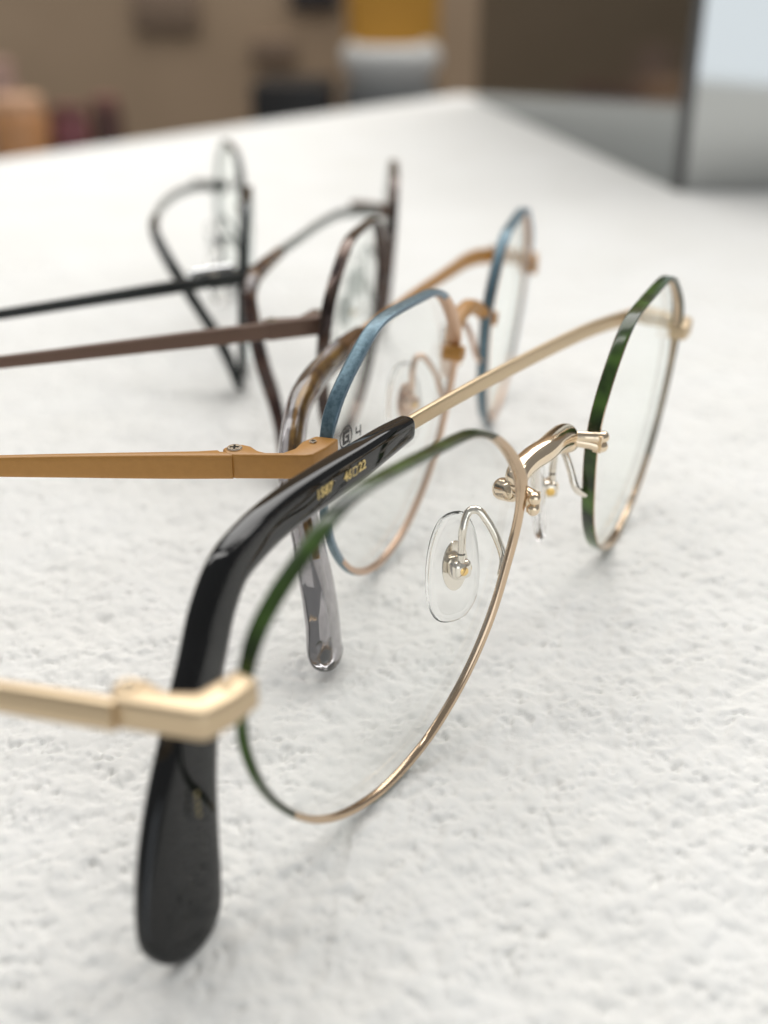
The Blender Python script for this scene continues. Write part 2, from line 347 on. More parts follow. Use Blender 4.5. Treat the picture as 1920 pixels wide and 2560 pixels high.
def nose_pad(F, side, arm_mat, mount_mat, box_at=(-11.4, 16.5, 6.5), k=1.0):
    sx = 1 if side < 0 else -1
    def Q(x, h, d): return F.L(sx * x, h, d)
    bx_, bh, bd = box_at
    c = Q(bx_ - 1.1, bh, bd + 0.6)                                         # centre of the pad
    # pad axes: long axis up, wide axis back and outwards, normal towards the nose
    up = unit(Q(bx_ + 0.55, bh + 7.5, bd + 0.9) - Q(bx_ - 0.55, bh - 7.5, bd - 0.9))
    wd = unit(Q(bx_ - 3.4, bh + 1.1, bd + 1.9) - Q(bx_, bh, bd)); nm = unit(np.cross(up, wd)); wd = np.cross(nm, up)
    ctr = c - up * 0.4 + nm * 0.0
    n = 40; V = []; Fc = []; lay = [(-0.75, 0.80), (-0.55, 0.93), (-0.1, 1.0), (0.35, 0.97), (0.7, 0.86), (0.9, 0.6), (0.98, 0.3)]
    toN = 1.0 if (nm @ (np.array([1.0, 0, 0]) * (1 if side < 0 else -1))) > 0 else -1.0
    for z, s_ in lay:
        for t in np.linspace(0, 2 * np.pi, n, endpoint=False):
            ct, st = math.cos(t), math.sin(t)
            wv = 3.75 * np.sign(ct) * abs(ct) ** 0.78 * (1 - 0.12 * st); hv = 7.4 * np.sign(st) * abs(st) ** 0.86
            V.append(ctr + wd * wv * s_ * k + up * hv * s_ * k + nm * toN * (z * 1.05 + 0.1))
    for a in range(len(lay) - 1):
        for i in range(n): Fc.append((a * n + i, a * n + (i + 1) % n, (a + 1) * n + (i + 1) % n, (a + 1) * n + i))
    Fc += [tuple(range(n))[::-1], tuple(range((len(lay) - 1) * n, len(lay) * n))]
    mb = MB(); mb.add(V, Fc); pad = mb.build('nose_pad', M['silicone'], F.root, angle=60)
    # metal plate set in the pad and the box behind it
    bc = ctr + up * 0.5 - nm * toN * 1.55
    mb = MB(); pl = []
    for z in (-0.15, 0.15):
        for t in np.linspace(0, 2 * np.pi, 28, endpoint=False): pl.append(ctr + up * 0.4 - nm * toN * 0.35 + wd * 1.75 * math.cos(t) + up * 3.3 * math.sin(t) + nm * z)
    mb.add(pl, [(i, (i + 1) % 28, 28 + (i + 1) % 28, 28 + i) for i in range(28)] + [tuple(range(28))[::-1], tuple(range(28, 56))])
    mb.build('pad_plate', mount_mat, pad)
    mb = MB(); box(mb, bc, 2.6, 2.4, 2.2, [wd, up, nm]); ob = mb.build('pad_mount', mount_mat, pad, bevel=0.7, seg=4)
    mb = MB(); disc(mb, bc - wd * 1.31, -wd, 0.62, 0.14); disc(mb, bc - nm * toN * 1.12, -nm * toN, 0.55, 0.14); mb.build('pad_screw', M['gold_bright'], pad)
    # arm: leaves the back of the rim, loops up and comes down into the box
    S = F.sh; ih = np.argmin(abs(S[:, 1] - (bh + 1.5)) + 100 * (S[:, 0] < F.c[0])); rx = S[ih, 0]; ox, oh, od = bx_ + 11.4, bh - 16.5, bd - 6.5
    pth = [Q(rx + 0.15, bh + 0.6, 0.35), Q(-11.2 + ox, 18.6 + oh, 1.3)] + [Q(x + ox, h + oh, d + od) for x, h, d in ((-11.3, 21.4, 2.6), (-11.6, 23.2, 3.7), (-11.9, 24.4, 4.8), (-12.3, 24.2, 5.7))]
    end = bc - nm * toN * 0.3
    pth += [end + np.array([0, -0.1, 5.6]), end + np.array([0, 0, 3.2]), end + np.array([0, 0, 0.3])]
    mb = MB(); tube(mb, pth, [0.5, 0.52, 0.5, 0.5, 0.5, 0.5, 0.5, 0.5, 0.48], steps=70, ends=0.2); mb.build('pad_arm', arm_mat, pad)
    return pad

def cross_screw(c, ax, r, parent, name='screw', mat_=None):
    mb = MB(); disc(mb, c, ax, r, 0.28, dome=0.4); o = mb.build(name, mat_ or M['steel'], parent)
    ax = unit(np.array(ax, float)); a = unit(np.cross(ax, [0.8, 0.35, 0.48])); b = np.cross(ax, a); mb = MB()
    box(mb, np.array(c) + ax * 0.148, r * 1.25, r * 0.28, 0.05, [a, b, ax]); box(mb, np.array(c) + ax * 0.151, r * 0.28, r * 1.25, 0.05, [a, b, ax])
    return o, mb

def end_piece(F, plan, z0, z1, m, side, big_screw, small_screw, parts=True, bevel=0.28, screw_mat=None):
    sgn = 1 if side < 0 else -1
    mb = MB(); prism(mb, [(sgn * x, y) for x, y in plan], z0, z1); e = mb.build('end_piece', m, F.root, bevel=bevel, seg=3)
    if parts:
        for (x, y), r in ((big_screw, 0.95), (small_screw, 0.5)):
            c = np.array([sgn * x, y, z1 + 0.08]); o, cross = cross_screw(c, (0, 0, 1), r, e, mat_=screw_mat)
            cross.build('screw_slot', M['dark_tip'], e)
    return e

def temple_tip(F, path, hs, ts, m, ref=(0, 1, 0), p=3.2, rend=3.5, steps=110, n=44, rstart=0.8):
    mb = MB(); sweep(mb, path, hs, ts, ref, p=p, n=n, steps=steps, round_start=rstart, round_end=rend)
    return mb.build('temple_tip', m, F.root, angle=60)

def near_temple(F, start, z0, m_bar, m_tip, h=(3.0, 2.6, 2.0), t=(1.5, 1.2, 0.9), dirv=(-0.30, 0.954), drop=0.0, ridge=False):
    """the opened temple: runs backwards out of the picture and comes down to the tabletop behind"""
    st = np.array([start[0], start[1], z0]); d = np.array([dirv[0], dirv[1], 0.0])
    pts = [st, st + d * 8, st + d * 20, st + d * 45, st + d * 78 + [1.5, 0, 0]]
    pts = [p_ + np.array([0, 0, drop * k / 4]) for k, p_ in enumerate(pts)]
    ref = np.cross(d, [0, 0, 1])
    mb = MB(); sweep(mb, pts, [h[0], h[0], h[1], h[2], h[2] * 0.9], [t[0], t[0] * 0.95, t[1], t[2], t[2]], ref, p=5, steps=50)
    o = mb.build('temple', m_bar, F.root, angle=50)
    if ridge:
        mb = MB(); sweep(mb, [p_ - d * 0.0 for p_ in pts], [h[0] * 0.42, h[0] * 0.42, h[1] * 0.42, h[2] * 0.42, h[2] * 0.4], [t[0] + 0.35, t[0] * 0.95 + 0.35, t[1] + 0.3, t[2] + 0.3, t[2] + 0.3], ref, p=5, steps=50); mb.build('milled_ridge', m_bar, o, angle=50)
    e = pts[-1] - d * 3
    zt = e[2]; tp = [e, e + d * 12, e + d * 24 + [0, 0, -0.6], e + d * 34 + [1, 0, -3.5], e + d * 41 + [2, 0, -9], e + d * 48 + [3.5, 0, -17], np.array([*(e + d * 56 + np.array([5.5, 0, 0]))[:2], 1.6])]
    temple_tip(F, tp, [3.0, 3.4, 3.8, 4.2, 4.8, 6.2, 5.6], [2.6, 2.7, 2.8, 2.8, 2.6, 2.4, 2.2], m_tip, ref=ref)
    return o

GRP = 'eyeglasses standing in a row on the tabletop'

# ============ pair with green rims, gold bridge and black tips (closest to the lens of the camera)
A = Frame(21.228, 128.16, 1.0236, -0.055, 0.0968, 1.0, lift=0.35)
tag(A.root, 'gold wire eyeglasses with green tortoise rims and a black temple tip lettered in gold', 'glasses', GRP)
for s in (-1, 1):
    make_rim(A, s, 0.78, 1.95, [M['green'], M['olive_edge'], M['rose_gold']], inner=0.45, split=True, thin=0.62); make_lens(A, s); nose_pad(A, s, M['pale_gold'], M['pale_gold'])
# bridge: bowed bar behind the rims, forked clamps hooked round each rim
mb = MB(); tube(mb, [A.L(-9.4, 27.5, 1.7), A.L(-7.6, 28.2, 2.5), A.L(-4, 28.5, 3.0), A.L(0, 28.5, 3.1), A.L(4, 28.2, 3.0), A.L(7, 27.7, 2.8), A.L(8.6, 27.2, 2.3)],
                [1.2, 1.45, 1.5, 1.55, 1.6, 1.65, 1.45], n=32, steps=60, ends=1.2)
bridge = mb.build('bridge', M['gold'], A.root)
for sx in (-1, 1):
    mb = MB()
    for dh in (0.6, -0.7):
        tube(mb, [A.L(sx * 8.2, 26.7 + dh * 0.4, 3.6), A.L(sx * 8.8, 26.8 + dh * 0.5, 2.0), A.L(sx * 9.7, 26.7 + dh * 0.7, -0.1), A.L(sx * 10.4, 26.5 + dh, -1.3), A.L(sx * 11.4, 26.4 + dh * 1.1, -1.7)],
             [0.8, 0.75, 0.75, 0.8, 0.76], n=20, steps=30, ends=0.65)
    tube(mb, [A.L(sx * 7.6, 25.8, 5.2), A.L(sx * 7.9, 25.9, 4.3), A.L(sx * 8.4, 26.2, 2.9), A.L(sx * 9.0, 26.5, 1.4)], [1.35, 1.4, 1.4, 1.3], n=28, steps=40, ends=1.3)
    o_ = A.L(sx * 10.2, 26.4, -1.15); box(mb, o_, 1.5, 1.1, 2.3)
    mb.build('rim_clamp', M['gold'], bridge)
planA = [(-58.2, 1.6), (-61.5, 1.7), (-64.4, 2.3), (-64.9, 3.0), (-67.2, 10.2), (-65.4, 11.8), (-63.6, 11.4), (-63.2, 9.6), (-63.6, 7.2), (-62.4, 5.0), (-60.2, 4.6), (-58.0, 4.3)]
end_piece(A, planA, 26.7, 29.7, M['gold_satin'], -1, (-64.9, 10.3), (-60.6, 3.2), bevel=0.5, screw_mat=M['gold_satin'])
end_piece(A, [(x * 0.92 - 3.1, y + 0.6) for x, y in planA], 26.6, 28.9, M['gold_satin'], 1, (-62.8, 10.9), (-58.9, 3.8), screw_mat=M['gold_satin'])
near_temple(A, (-66.9, 9.9), 28.2, M['gold_satin'], M['black'], h=(2.9, 2.5, 2.0), t=(1.5, 1.2, 0.9), dirv=(-0.30, 0.954), ridge=True)
gb = [(1559, 796, 13.4), (1480, 822, 14.2), (1400, 858, 14.9), (1300, 908, 15.5), (1200, 960, 16.0), (1100, 1015, 16.6), (1000, 1074, 17.0), (930, 1120, 16.9)]
gp = [np.array([63.2, 10.8, 28.0]), np.array([61.6, 12.5, 28.0])] + [A.on_b(*q) for q in gb]
mb = MB(); sweep(mb, gp, [2.5, 2.5, 2.5, 2.4, 2.3, 2.2, 2.1, 2.0, 1.9, 1.6], [1.2, 1.1, 1.0] + [0.9] * 7, (0, 1, 0), p=5, steps=70); mb.build('temple', M['gold_satin'], A.root, angle=50)
tp_px = [(1022, 1066), (960, 1106), (900, 1148), (800, 1213), (700, 1283), (625, 1352), (568, 1425), (532, 1520), (510, 1620), (492, 1720), (472, 1850), (455, 2000), (448, 2150), (452, 2290), (462, 2400)]
tb = np.interp(np.linspace(0, 1, len(tp_px)), [0, 0.3, 0.55, 1], [17, 16.4, 14.5, 6.8])
tpth = [A.on_b(x, y, b) for (x, y), b in zip(tp_px, tb)]
tpth[-1][2] = max(tpth[-1][2], 0.2)
tipA = temple_tip(A, tpth, [3.1, 3.9, 4.4, 4.7, 4.8, 4.9, 5.0, 5.2, 5.6, 6.3, 7.6, 9.6, 11.0, 11.2, 10.2], [2.4, 2.8, 3.0, 3.1, 3.2, 3.3, 3.3, 3.3, 3.2, 3.1, 3.0, 2.9, 2.8, 2.6, 2.3], M['black'], rend=4.2)

def text_mesh(txt, size, m, name, parent, origin, xax, yax, extrude=0.02, squeeze=0.8, bold=0.035):
    cu = bpy.data.curves.new(name, 'FONT'); cu.body = txt; cu.size = size; cu.align_x = 'CENTER'; cu.align_y = 'CENTER'; cu.extrude = extrude; cu.offset = bold; cu.resolution_u = 3
    t = bpy.data.objects.new(name, cu); col.objects.link(t); bpy.context.view_layer.update()
    me_ = bpy.data.meshes.new_from_object(t.evaluated_get(bpy.context.evaluated_depsgraph_get())); bpy.data.objects.remove(t)
    x, y = unit(np.array(xax, float)), unit(np.array(yax, float)); z = np.cross(x, y); v = np.empty(len(me_.vertices) * 3); me_.vertices.foreach_get('co', v); v = v.reshape(-1, 3)
    v = np.array(origin) + v[:, :1] * x * squeeze + v[:, 1:2] * y + v[:, 2:] * z
    me_.vertices.foreach_set('co', (v * MM).ravel()); me_.materials.clear(); me_.materials.append(m); me_.update()
    o = bpy.data.objects.new(name, me_); col.objects.link(o); o.parent = parent; return o
def tip_dir(px):
    i = int(np.argmin([abs(q[0] - px) for q in tp_px])); d = unit(tpth[i - 1] - tpth[i + 1]); return d, tpth[i][1]
for txt, px, py in (('1587', 812, 1228), ('46', 870, 1190), ('22', 906, 1165)):
    d, bcen = tip_dir(px); bf = np.interp(px, [q[0] for q in tp_px][::-1][7:], list(tb)[::-1][7:]) - 1.66
    d = np.array([d[0], 0.0, d[2]]); d = unit(d); text_mesh(txt, 1.6, M['foil'], 'lettering', tipA, A.on_b(px, py, bf), d, (-d[2], 0, d[0]), squeeze=1.0)
cb = A.on_b(888, 1178, 16.3 - 1.66); mb = MB()
for dx, dz, sx, sz in ((-0.42, 0, 0.11, 1.05), (0.42, 0, 0.11, 1.05), (0, 0.48, 0.95, 0.11), (0, -0.48, 0.95, 0.11)): box(mb, cb + np.array([dx, 0, dz]), sx, 0.04, sz)
mb.build('lettering', M['foil'], tipA, smooth=False)
mb = MB()                                                   # worn foil stamp, not legible
for k_ in range(4): box(mb, A.on_b(492 + 2 * k_, 1985 + 17 * k_, np.interp(0.80 + 0.012 * k_, [0.55, 1], [14.5, 6.8]) - 1.46), 0.5 - 0.1 * (k_ % 2), 0.04, 0.42)
mb.build('foil_stamp', mat('worn_foil', (0.28, 0.23, 0.11), 0.5, 0.6), tipA, smooth=False)

# ============ pair with blue rims and ochre metal
B = Frame(13.35, 180.9, 1.2255, -0.069, 0.079, 0.975, 1.012, -1.72, -0.022, lift=0.35)
tag(B.root, 'eyeglasses with blue rims, ochre metal temples and a clear smoky temple tip', 'glasses', GRP)
blens = []
for s in (-1, 1):
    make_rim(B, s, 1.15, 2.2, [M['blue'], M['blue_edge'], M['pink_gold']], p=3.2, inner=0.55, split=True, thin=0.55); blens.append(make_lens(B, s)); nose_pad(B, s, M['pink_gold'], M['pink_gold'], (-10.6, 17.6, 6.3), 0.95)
mb = MB(); sweep(mb, [B.L(-9.6, 27.4, 0.6), B.L(-7.0, 29.4, 1.4), B.L(-3.5, 30.4, 2.0), B.L(0, 30.7, 2.2), B.L(3.5, 30.4, 2.0), B.L(7.0, 29.0, 1.4), B.L(9.0, 27.4, 0.4)], [1.5, 1.9, 2.0, 2.0, 2.0, 1.9, 1.5], [2.4] * 7, (0, 1, 0), p=4, steps=40, round_start=0.5, round_end=0.5)
br = mb.build('bridge', M['ochre'], B.root)
for sx in (-1, 1):
    cx, ch = sx * 10.5, 26.5; mb = MB(); V = []
    for d in (-1.75, 1.3):
        for k in range(6): a = math.pi / 6 + k * math.pi / 3; V.append(B.L(cx + 1.35 * math.cos(a + math.pi / 6), ch + 1.35 * math.sin(a + math.pi / 6), d))
    mb.add(V, [tuple(range(6))[::-1], tuple(range(6, 12))] + [(i, (i + 1) % 6, 6 + (i + 1) % 6, 6 + i) for i in range(6)]); mb.build('rim_clamp', M['ochre'], br, bevel=0.25, seg=3)
planB = [(-54.6, 0.5), (-57.6, 0.9), (-60.2, 1.6), (-60.8, 2.4), (-63.5, 10.4), (-63.4, 11.6), (-62.2, 12.6), (-60.9, 12.3), (-60.2, 11.0), (-60.4, 9.6), (-61.3, 8.3), (-61.5, 7.2), (-60.8, 5.2), (-59.2, 4.4), (-57.0, 4.4), (-54.8, 3.5)]
end_piece(B, planB, 26.8, 30.0, M['ochre'], -1, (-61.75, 11.2), (-56.8, 3.0))
end_piece(B, [(x - 0.4, y) for x, y in planB], 22.6, 25.8, M['ochre'], 1, (-62.1, 11.2), (-57.2, 3.0))
near_temple(B, (-63.0, 10.9), 28.35, M['ochre'], M['smoke'], h=(3.2, 2.9, 2.1), t=(1.7, 1.3, 1.0), dirv=(-0.345, 0.9386))
# hinge leaf of the opened temple: a flare on the inside next to the seam
mb = MB(); prism(mb, [(-63.66, 11.0), (-64.3, 13.2), (-69.5, 27.4), (-68.6, 27.7), (-65.6, 20.5), (-63.4, 15.2), (-62.3, 13.2), (-62.6, 12.8)], 27.1, 29.8); mb.build('hinge_leaf', M['ochre'], B.root, bevel=0.2)
k3 = lambda x, y: (700 + x / 2.3045, 500 + y / 2.3045); k1 = lambda x, y: (560 + x / 1.9988, 1050 + y / 1.9988)
bo = [k3(1130, 330), k3(1060, 358), k3(1000, 398), k3(880, 476), k3(780, 542), k3(640, 645), k3(440, 790), k3(350, 868)]
bob = [12.3, 12.6, 12.8, 13.3, 13.6, 13.6, 13.5, 13.3]
bp_ = [np.array([63.2, 11.0, 24.2]), np.array([60.0, 12.2, 24.4])] + [B.on_b(*p_, b) for p_, b in zip(bo, bob)]
mb = MB(); sweep(mb, bp_, [3.2, 3.2, 3.1, 2.9, 2.6, 2.1, 1.9, 1.8, 1.6, 1.4], [1.5, 1.4, 1.3] + [1.1] * 7, (0, 1, 0), p=5, steps=60); mb.build('temple', M['ochre'], B.root, angle=50)
bt = [k3(470, 770), k3(400, 824), k3(340, 880), k3(255, 965), k3(170, 1070), k3(112, 1180), k3(85, 1300), k1(335, 260), k1(360, 380), k1(405, 530), k1(440, 700), k1(470, 850), k1(492, 1000), k1(505, 1140), k1(528, 1275)]
btb = [13.5, 13.4, 13.3, 13.1, 12.3, 11.5, 10.5, 8.6, 7.4, 5.9, 4.4, 3.0, 1.6, 0.4, -0.6]
btp = [B.on_b(*p_, b) for p_, b in zip(bt, btb)]; btp[-1][2] = max(btp[-1][2], 0.4)
tipB = temple_tip(B, btp, [2.6, 3.2, 3.7, 4.0, 4.2, 4.3, 4.3, 4.5, 4.8, 5.4, 6.3, 7.3, 8.2, 8.6, 7.6], [2.4, 2.7, 3.0, 3.1, 3.2, 3.2, 3.2, 3.2, 3.3, 3.4, 3.5, 3.6, 3.6, 3.5, 3.0], M['smoke'], rend=3.0, p=2.6)
mb = MB(); sweep(mb, btp[:11], [0.95] * 9 + [0.9, 0.7], [0.6] * 11, (0, 1, 0), p=3, steps=50, n=10); mb.build('wire_core', M['amber'], tipB)
# printed mark on the demo lens of the blue pair
gx, gh = B.on_lens(*k1(608, 78), -0.55); gd = dome(B, gx, gh) - 0.06
gx, gh = B.on_lens(*k1(608, 78), gd)
def flat(mb, x0, h0, x1, h1): mb.add([B.L(x, h, dome(B, x, h) - 0.05) for x, h in ((x0, h0), (x1, h0), (x1, h1), (x0, h1))], [(0, 1, 2, 3)])
mb = MB(); n = 48
V = [B.L(gx + r * math.cos(t), gh + r * math.sin(t), dome(B, gx + r * math.cos(t), gh + r * math.sin(t)) - 0.05) for r in (1.36, 1.62) for t in np.linspace(0, 2 * np.pi, n, endpoint=False)]
mb.add(V, [(i, (i + 1) % n, n + (i + 1) % n, n + i) for i in range(n)])
for r_ in ((-0.88, 0.42, 0.88, 0.97), (-0.88, -0.97, -0.28, 0.42), (-0.28, -0.97, 0.88, -0.5), (0.3, -0.5, 0.88, 0.16), (-0.08, -0.2, 0.3, 0.16)):
    flat(mb, gx + r_[0], gh + r_[1], gx + r_[2], gh + r_[3])
x4, h4 = B.on_lens(*k1(661, 50), gd)
for r_ in ((-0.74, 0.12, -0.44, 0.85), (-0.74, -0.16, 0.38, 0.12), (0.38, -0.75, 0.68, 0.85)):
    flat(mb, x4 + r_[0], h4 + r_[1], x4 + r_[2], h4 + r_[3])
mb.build('printed_mark', M['ink'], blens[0], smooth=False)

# ============ pair with brown satin metal
C = Frame(-0.5, 233.2, 1.479, -0.08, 0.099, 1.045, 0.905, -0.19, -0.030, lift=1.3)
tag(C.root, 'brown metal eyeglasses with purple brown rims and a tortoise brown temple tip', 'glasses', GRP)
for s in (-1, 1):
    make_rim(C, s, 1.05, 2.1, [M['purple'], M['purple'], M['purple']], p=3); make_lens(C, s); nose_pad(C, s, M['silver'], M['silver'], (-11.0, 16.5, 6.4), 0.95)
mb = MB(); sweep(mb, [C.L(x, 28 + 1.8 * (1 - (x / 11) ** 2), 1.0 + 1.2 * (1 - (x / 11) ** 2)) for x in (-11, -7, -3, 0, 3, 7, 11)], [2.0] * 7, [2.0] * 7, (0, 1, 0), p=3, steps=30); mb.build('bridge', M['purple'], C.root)
kc = lambda x, y: (300 + x / 1.9988, 320 + y / 1.9988)
h0 = C.on_z(*kc(1010, 990), 29.3); h1 = C.on_z(*kc(500, 1050), 29.3); cd = unit((h1 - h0)[:2])
pc = [(h0[0] + 4.6, h0[1] - 1.2), (h0[0] + 1.0, h0[1] - 0.7), (h0[0], h0[1])] + [tuple(h0[:2] + cd * 9), tuple(h0[:2] + cd * 10 + np.array([2.6, 0.6])), tuple(h0[:2] + cd * 7 + np.array([2.4, 0.5])), tuple(h0[:2] + cd * 4 + np.array([1.8, 0.3])), (h0[0] + 2.2, h0[1] + 3.0), (h0[0] + 4.6, h0[1] + 2.2)]
end_piece(C, pc, 27.8, 30.8, M['brown'], -1, tuple(h0[:2] + cd * 8.3 + np.array([1.3, 0.3])), (h0[0] + 2.6, h0[1] + 1.0))
end_piece(C, [(min(x, -56) - 2.0, y) for x, y in pc], 21.6, 24.8, M['brown'], 1, (pc[4][0] - 1.0, pc[4][1] - 1.5), (pc[1][0] - 2, pc[1][1] + 1.5), parts=False)
near_temple(C, tuple(h0[:2] + cd * 9 + np.array([0.9, 0.1])), 29.3, M['brown'], M['tortoise'], h=(2.7, 2.4, 1.8), t=(1.5, 1.2, 1.0), dirv=tuple(cd))
cs = [(1310, 420, 22.5), (1250, 418, 23.2), (1180, 420, 24.4), (1100, 430, 26.2), (1000, 480, 28), (900, 550, 29.3), (800, 620, 30.4), (740, 670, 30.9)]
mb = MB(); sweep(mb, [C.on_z(*kc(x, y), z) for x, y, z in cs], [2.6, 2.6, 2.4, 2.2, 2.0, 1.9, 1.9, 1.7], [1.2] * 8, (0, 1, 0), p=4, steps=40); mb.build('temple', M['silver'], C.root)
ct = [(805, 616, 30.4), (760, 655, 30.7), (715, 694, 31), (668, 755, 30.8), (648, 850, 29), (662, 950, 26), (688, 1080, 21.5), (722, 1210, 17.0), (768, 1350, 12), (800, 1480, 8), (822, 1640, 4), (830, 1780, 0.6)]
temple_tip(C, [C.on_z(*kc(x, y), z) for x, y, z in ct], [1.9, 2.3, 2.6, 2.8, 2.9, 3.0, 3.2, 3.4, 3.8, 4.4, 4.8, 4.4], [2.0, 2.2, 2.4, 2.5, 2.5, 2.5, 2.5, 2.5, 2.5, 2.4, 2.3, 2.0], M['tortoise'], rend=2.5)

# ============ dark pair standing last in the row
D = Frame(-33.0, 268.0, 1.74, -0.07, 0.09, 1.0, 0.93, 0.0, -0.018, lift=0.9)
tag(D.root, 'dark gunmetal eyeglasses at the end of the row, front seen edge on', 'glasses', GRP)
for s in (-1, 1):
    make_rim(D, s, 0.9, 1.8, [M['gunmetal'], M['gunmetal'], M['silver']]); make_lens(D, s); nose_pad(D, s, M['silver'], M['chrome'], (-11.0, 16.0, 6.4), 0.95)
mb = MB(); tube(mb, [D.L(x, 26 + 1.8 * (1 - (x / 11) ** 2), 0.5 + 1.6 * (1 - (x / 11) ** 2)) for x in (-11, -7, -3, 0, 3, 7, 11)], 0.95, steps=30); mb.build('bridge', M['gunmetal'], D.root)
d0 = D.on_z(*kc(650, 742), 28.2); d1 = D.on_z(*kc(250, 805), 28.2); dd = unit((d1 - d0)[:2])
pd = [(d0[0] + 3.4, d0[1] - 1.0), (d0[0] + 0.6, d0[1] - 0.7), (d0[0], d0[1])] + [tuple(d0[:2] + dd * 8), tuple(d0[:2] + dd * 9 + np.array([2.4, 0.6])), tuple(d0[:2] + dd * 6 + np.array([2.2, 0.5])), (d0[0] + 1.8, d0[1] + 2.6), (d0[0] + 3.4, d0[1] + 1.6)]
end_piece(D, pd, 26.8, 29.4, M['gunmetal'], -1, tuple(d0[:2] + dd * 7.2 + np.array([1.2, 0.3])), (d0[0] + 2.0, d0[1] + 0.6))
end_piece(D, [(min(x, -54) - 1.0, y) for x, y in pd], 21.6, 24.2, M['gunmetal'], 1, (pd[4][0], pd[4][1] - 1.4), (pd[1][0], pd[1][1] + 1.2), parts=False)
mb = MB(); tube(mb, [(d0[0] + 1.6, d0[1] + 3.0, 29.7), (d0[0] + 1.4 + dd[0] * 5, d0[1] + 3.0 + dd[1] * 5, 29.8), (d0[0] + 1.2 + dd[0] * 9, d0[1] + 3.0 + dd[1] * 9, 29.7)], 0.75, ends=0.5, steps=20); mb.build('hinge_barrel', M['chrome'], D.root)
near_temple(D, tuple(d0[:2] + dd * 8 + np.array([0.9, 0.1])), 28.2, M['gunmetal'], M['dark_tip'], h=(2.4, 2.1, 1.7), t=(1.4, 1.2, 1.0), dirv=tuple(dd))
ds = [(500, 292, 22.6), (440, 290, 23.2), (380, 295, 24), (300, 322, 24.8), (230, 370, 26), (190, 420, 27.3), (172, 480, 28)]
mb = MB(); sweep(mb, [D.on_z(*kc(x, y), z) for x, y, z in ds], [2.2] * 7, [1.2] * 7, (0, 1, 0), p=4, steps=40); mb.build('temple', M['silver'], D.root)
dt = [(178, 452, 27.8), (170, 500, 28.1), (184, 550, 27.4), (225, 630, 25.2), (290, 740, 22), (380, 880, 17), (470, 1020, 11.5), (540, 1150, 7), (605, 1315, 0.7)]
temple_tip(D, [D.on_z(*kc(x, y), z) for x, y, z in dt], [2.2, 2.4, 2.6, 2.8, 3.0, 3.3, 3.8, 4.2, 3.4], [2.0, 2.2, 2.3, 2.4, 2.4, 2.4, 2.4, 2.3, 2.0], M['dark_tip'], rend=2.5)

# ------------------------------------------------------------------ mirrored box on the table
c0 = at_z(1688, 478, 0); c1 = at_z(1190, 250, 0); fdir = unit((c1 - c0)[:2]); rdir = np.array([0.998, 0.06]); HB = 170.0
def vpanel(mb, p, q, n, t, z0, z1):
    p, q, n = np.array(p), np.array(q), np.array(n); pl = [p, q, q + n * t, p + n * t]; prism(mb, [tuple(v) for v in pl], z0, z1)
m_dark = mat('smoked_mirror', (0.26, 0.275, 0.275), 0.10, 1.0); m_mir = mat('mirror', (0.43, 0.44, 0.435), 0.06, 1.0); m_edge = mat('dark_edge', (0.07, 0.07, 0.068), 0.4)
bxr = empty('mirror_box', (c0[0], c0[1], 0)); tag(bxr, 'tall mirrored display box with a smoked side standing on the far side of the tabletop', 'box')
Lside = np.linalg.norm(c1[:2] - c0[:2]); nin = np.array([-fdir[1], fdir[0]]); nin = nin if nin[0] > 0 else -nin
mb = MB(); vpanel(mb, fdir * 3.4, fdir * Lside, nin, 3, 0.3, HB); mb.build('smoked_side', m_dark, bxr, smooth=False)
mb = MB(); vpanel(mb, rdir * 3.4, rdir * 190, np.array([0, 1.0]), 3, 0.3, HB); mb.build('mirror_front', m_mir, bxr, smooth=False)
mb = MB(); prism(mb, [(-0.2, -0.2), tuple(rdir * 3.2), tuple(rdir * 3.2 + [0, 3]), tuple(fdir * 3.2 + nin * 3), tuple(fdir * 3.2)], 0.2, HB); mb.build('corner_strip', m_edge, bxr, smooth=False)
e1 = rdir * 190; e2 = fdir * Lside
mb = MB(); prism(mb, [tuple(nin * 3.2 + fdir * 5 + np.array([3, 0])), tuple(e1 + np.array([0, 3.2])), tuple(e1 + e2), tuple(e2 + nin * 3.2)], 0.3, HB - 1); mb.build('core', m_edge, bxr, smooth=False)

# ------------------------------------------------------------------ what stands out of focus behind the table
CT = -150.0
wall_m = ramp_color(mat('tan_wall', (0.25, 0.17, 0.11), 0.8), 3.0, [(0.35, (0.36, 0.26, 0.17)), (0.65, (0.46, 0.335, 0.225))])
mb = MB(); box(mb, (-300, 1460, 50), 3600, 40, 1600); wl = mb.build('wall', wall_m, smooth=False); tag(wl, kind='structure')
mb = MB(); box(mb, (0, 200, -770), 7000, 7000, 40); fl = mb.build('floor', mat('pale_floor', (0.62, 0.63, 0.64), 0.45), smooth=False); tag(fl, kind='structure')
cnt_m = mat('dark_counter', (0.05, 0.04, 0.035), 0.5)
mb = MB(); box(mb, (-300, 1190, CT - 299), 3600, 495, 598); cn = mb.build('counter', cnt_m, smooth=False); tag(cn, kind='structure')
def item(name, mb, m, label, cat, **kw): return tag(mb.build(name, m, **kw), label, cat)
def px_box(name, x0, x1, ytop, Y, dep, m, label, cat, rz=0.0, bevel=3.0):
    a, b = at_y(x0, ytop, Y), at_y(x1, ytop, Y); cx, wd = (a[0] + b[0]) / 2, b[0] - a[0]; zt = a[2]
    mb = MB(); ca, sa = math.cos(rz), math.sin(rz); box(mb, (cx, Y + dep / 2, (zt + CT) / 2), wd, dep, zt - CT, [(ca, sa, 0), (-sa, ca, 0), (0, 0, 1)])
    return item(name, mb, m, label, cat, bevel=bevel, smooth=True)
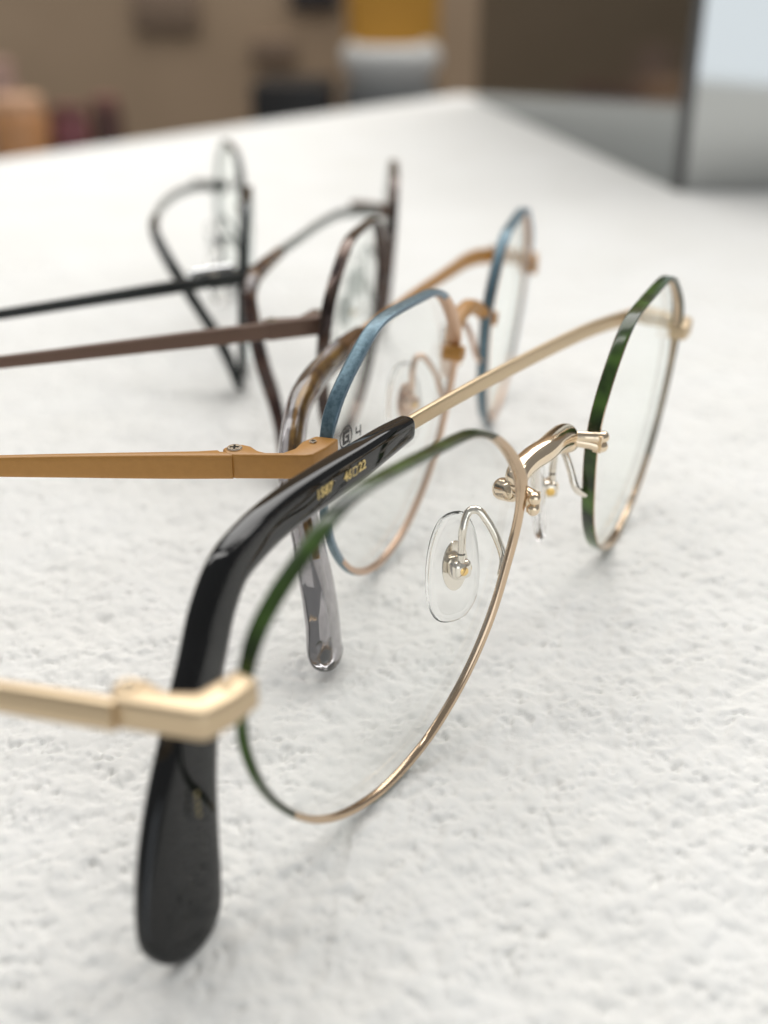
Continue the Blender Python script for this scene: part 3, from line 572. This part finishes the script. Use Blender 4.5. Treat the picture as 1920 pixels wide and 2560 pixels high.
px_box('storage_box', 868, 1092, -160, 1150, 90, mat('orange_card', (0.44, 0.215, 0.02), 0.6), 'tall mustard orange box standing behind the table corner', 'box', 0.1)
px_box('storage_box', 632, 822, 212, 1050, 80, mat('black_card', (0.012, 0.011, 0.011), 0.5), 'low black box behind the far table edge', 'box', -0.08)
def lathe(mb, c, prof, n=40):
    V = [(c[0] + r * math.cos(t), c[1] + r * math.sin(t), z) for r, z in prof for t in np.linspace(0, 2 * np.pi, n, endpoint=False)]
    mb.add(V, [(k * n + i, k * n + (i + 1) % n, (k + 1) * n + (i + 1) % n, (k + 1) * n + i) for k in range(len(prof) - 1) for i in range(n)] + [tuple(range(n))[::-1], tuple(range((len(prof) - 1) * n, len(prof) * n))])
for x0, x1, yt, Y, cl, lid, lb in ((-30, 108, 240, 985, (0.60, 0.29, 0.12), (0.66, 0.40, 0.25), 'peach orange jar behind the left table edge'), (120, 215, 262, 1000, (0.24, 0.075, 0.085), (0.15, 0.06, 0.05), 'maroon jar beside the peach orange jar'),
                                   (222, 300, 240, 1015, (0.10, 0.045, 0.035), (0.22, 0.10, 0.08), 'dark brown jar between the maroon jar and the tan wall'), (-60, 34, 150, 1060, (0.50, 0.33, 0.27), (0.42, 0.27, 0.22), 'tall dusty pink jar behind the peach orange jar')):
    a, b = at_y(x0, yt, Y), at_y(x1, yt, Y); jx, r, zt = (a[0] + b[0]) / 2, (b[0] - a[0]) / 2, a[2]
    mb = MB(); lathe(mb, (jx, Y), [(r * 0.9, CT), (r, CT + 5), (r, zt - 16), (r * 0.9, zt - 11), (r * 0.82, zt - 9.2)], 28); jar = item('jar', mb, ramp_color(mat('jar_glaze', cl, 0.35), 40, [(0.35, tuple(v * 0.7 for v in cl)), (0.65, cl)]), lb, 'jar')
    mb = MB(); lathe(mb, (jx, Y), [(r * 0.86, zt - 9), (r * 0.9, zt - 7), (r * 0.9, zt - 2), (r * 0.84, zt)], 28); mb.build('lid', mat('jar_lid', lid, 0.4), jar)
# white bowl on a grey stand
p0, p1 = at_y(848, 170, 1080), at_y(1108, 170, 1080); cx, rr = (p0[0] + p1[0]) / 2, (p1[0] - p0[0]) / 2; zt = at_y(970, 118, 1080)[2]; zb = at_y(970, 200, 1080)[2]
mb = MB(); lathe(mb, (cx, 1130), [(rr * 0.80, zb - 8), (rr * 0.94, zb + 4), (rr, zb + 14), (rr * 0.97, zt - 6), (rr * 0.85, zt), (rr * 0.80, zt - 1), (rr * 0.7, zt - 10), (rr * 0.4, zt - 14), (1, zt - 15)])
item('bowl', mb, mat('white_bowl', (0.62, 0.62, 0.60), 0.4), 'round white bowl on a grey drum stand behind the table corner', 'bowl')
mb = MB(); lathe(mb, (cx, 1130), [(rr * 0.9, CT), (rr * 0.95, CT + 6), (rr * 0.98, zb - 14), (rr * 0.93, zb - 8.3)])
item('drum_stand', mb, mat('grey_drum', (0.16, 0.165, 0.165), 0.45), 'grey drum stand under the white bowl', 'stand')
for (xa, xb, ya, yb, lb) in ((330, 500, -30, 78, 'dark brown plaque high on the tan wall'), (630, 740, 95, 160, 'small brown plaque low on the tan wall'), (725, 850, -60, 22, 'charcoal black plaque high on the tan wall beside the mustard box')):
    a, b = at_y(xa, ya, 1436), at_y(xb, yb, 1436); mb = MB(); box(mb, ((a[0] + b[0]) / 2, 1436, (a[2] + b[2]) / 2), b[0] - a[0], 8, a[2] - b[2])
    item('plaque', mb, mat('brown_plaque', (0.03, 0.028, 0.03) if 'charcoal' in lb else (0.23, 0.162, 0.112), 0.7), lb, 'plaque', bevel=1.5)
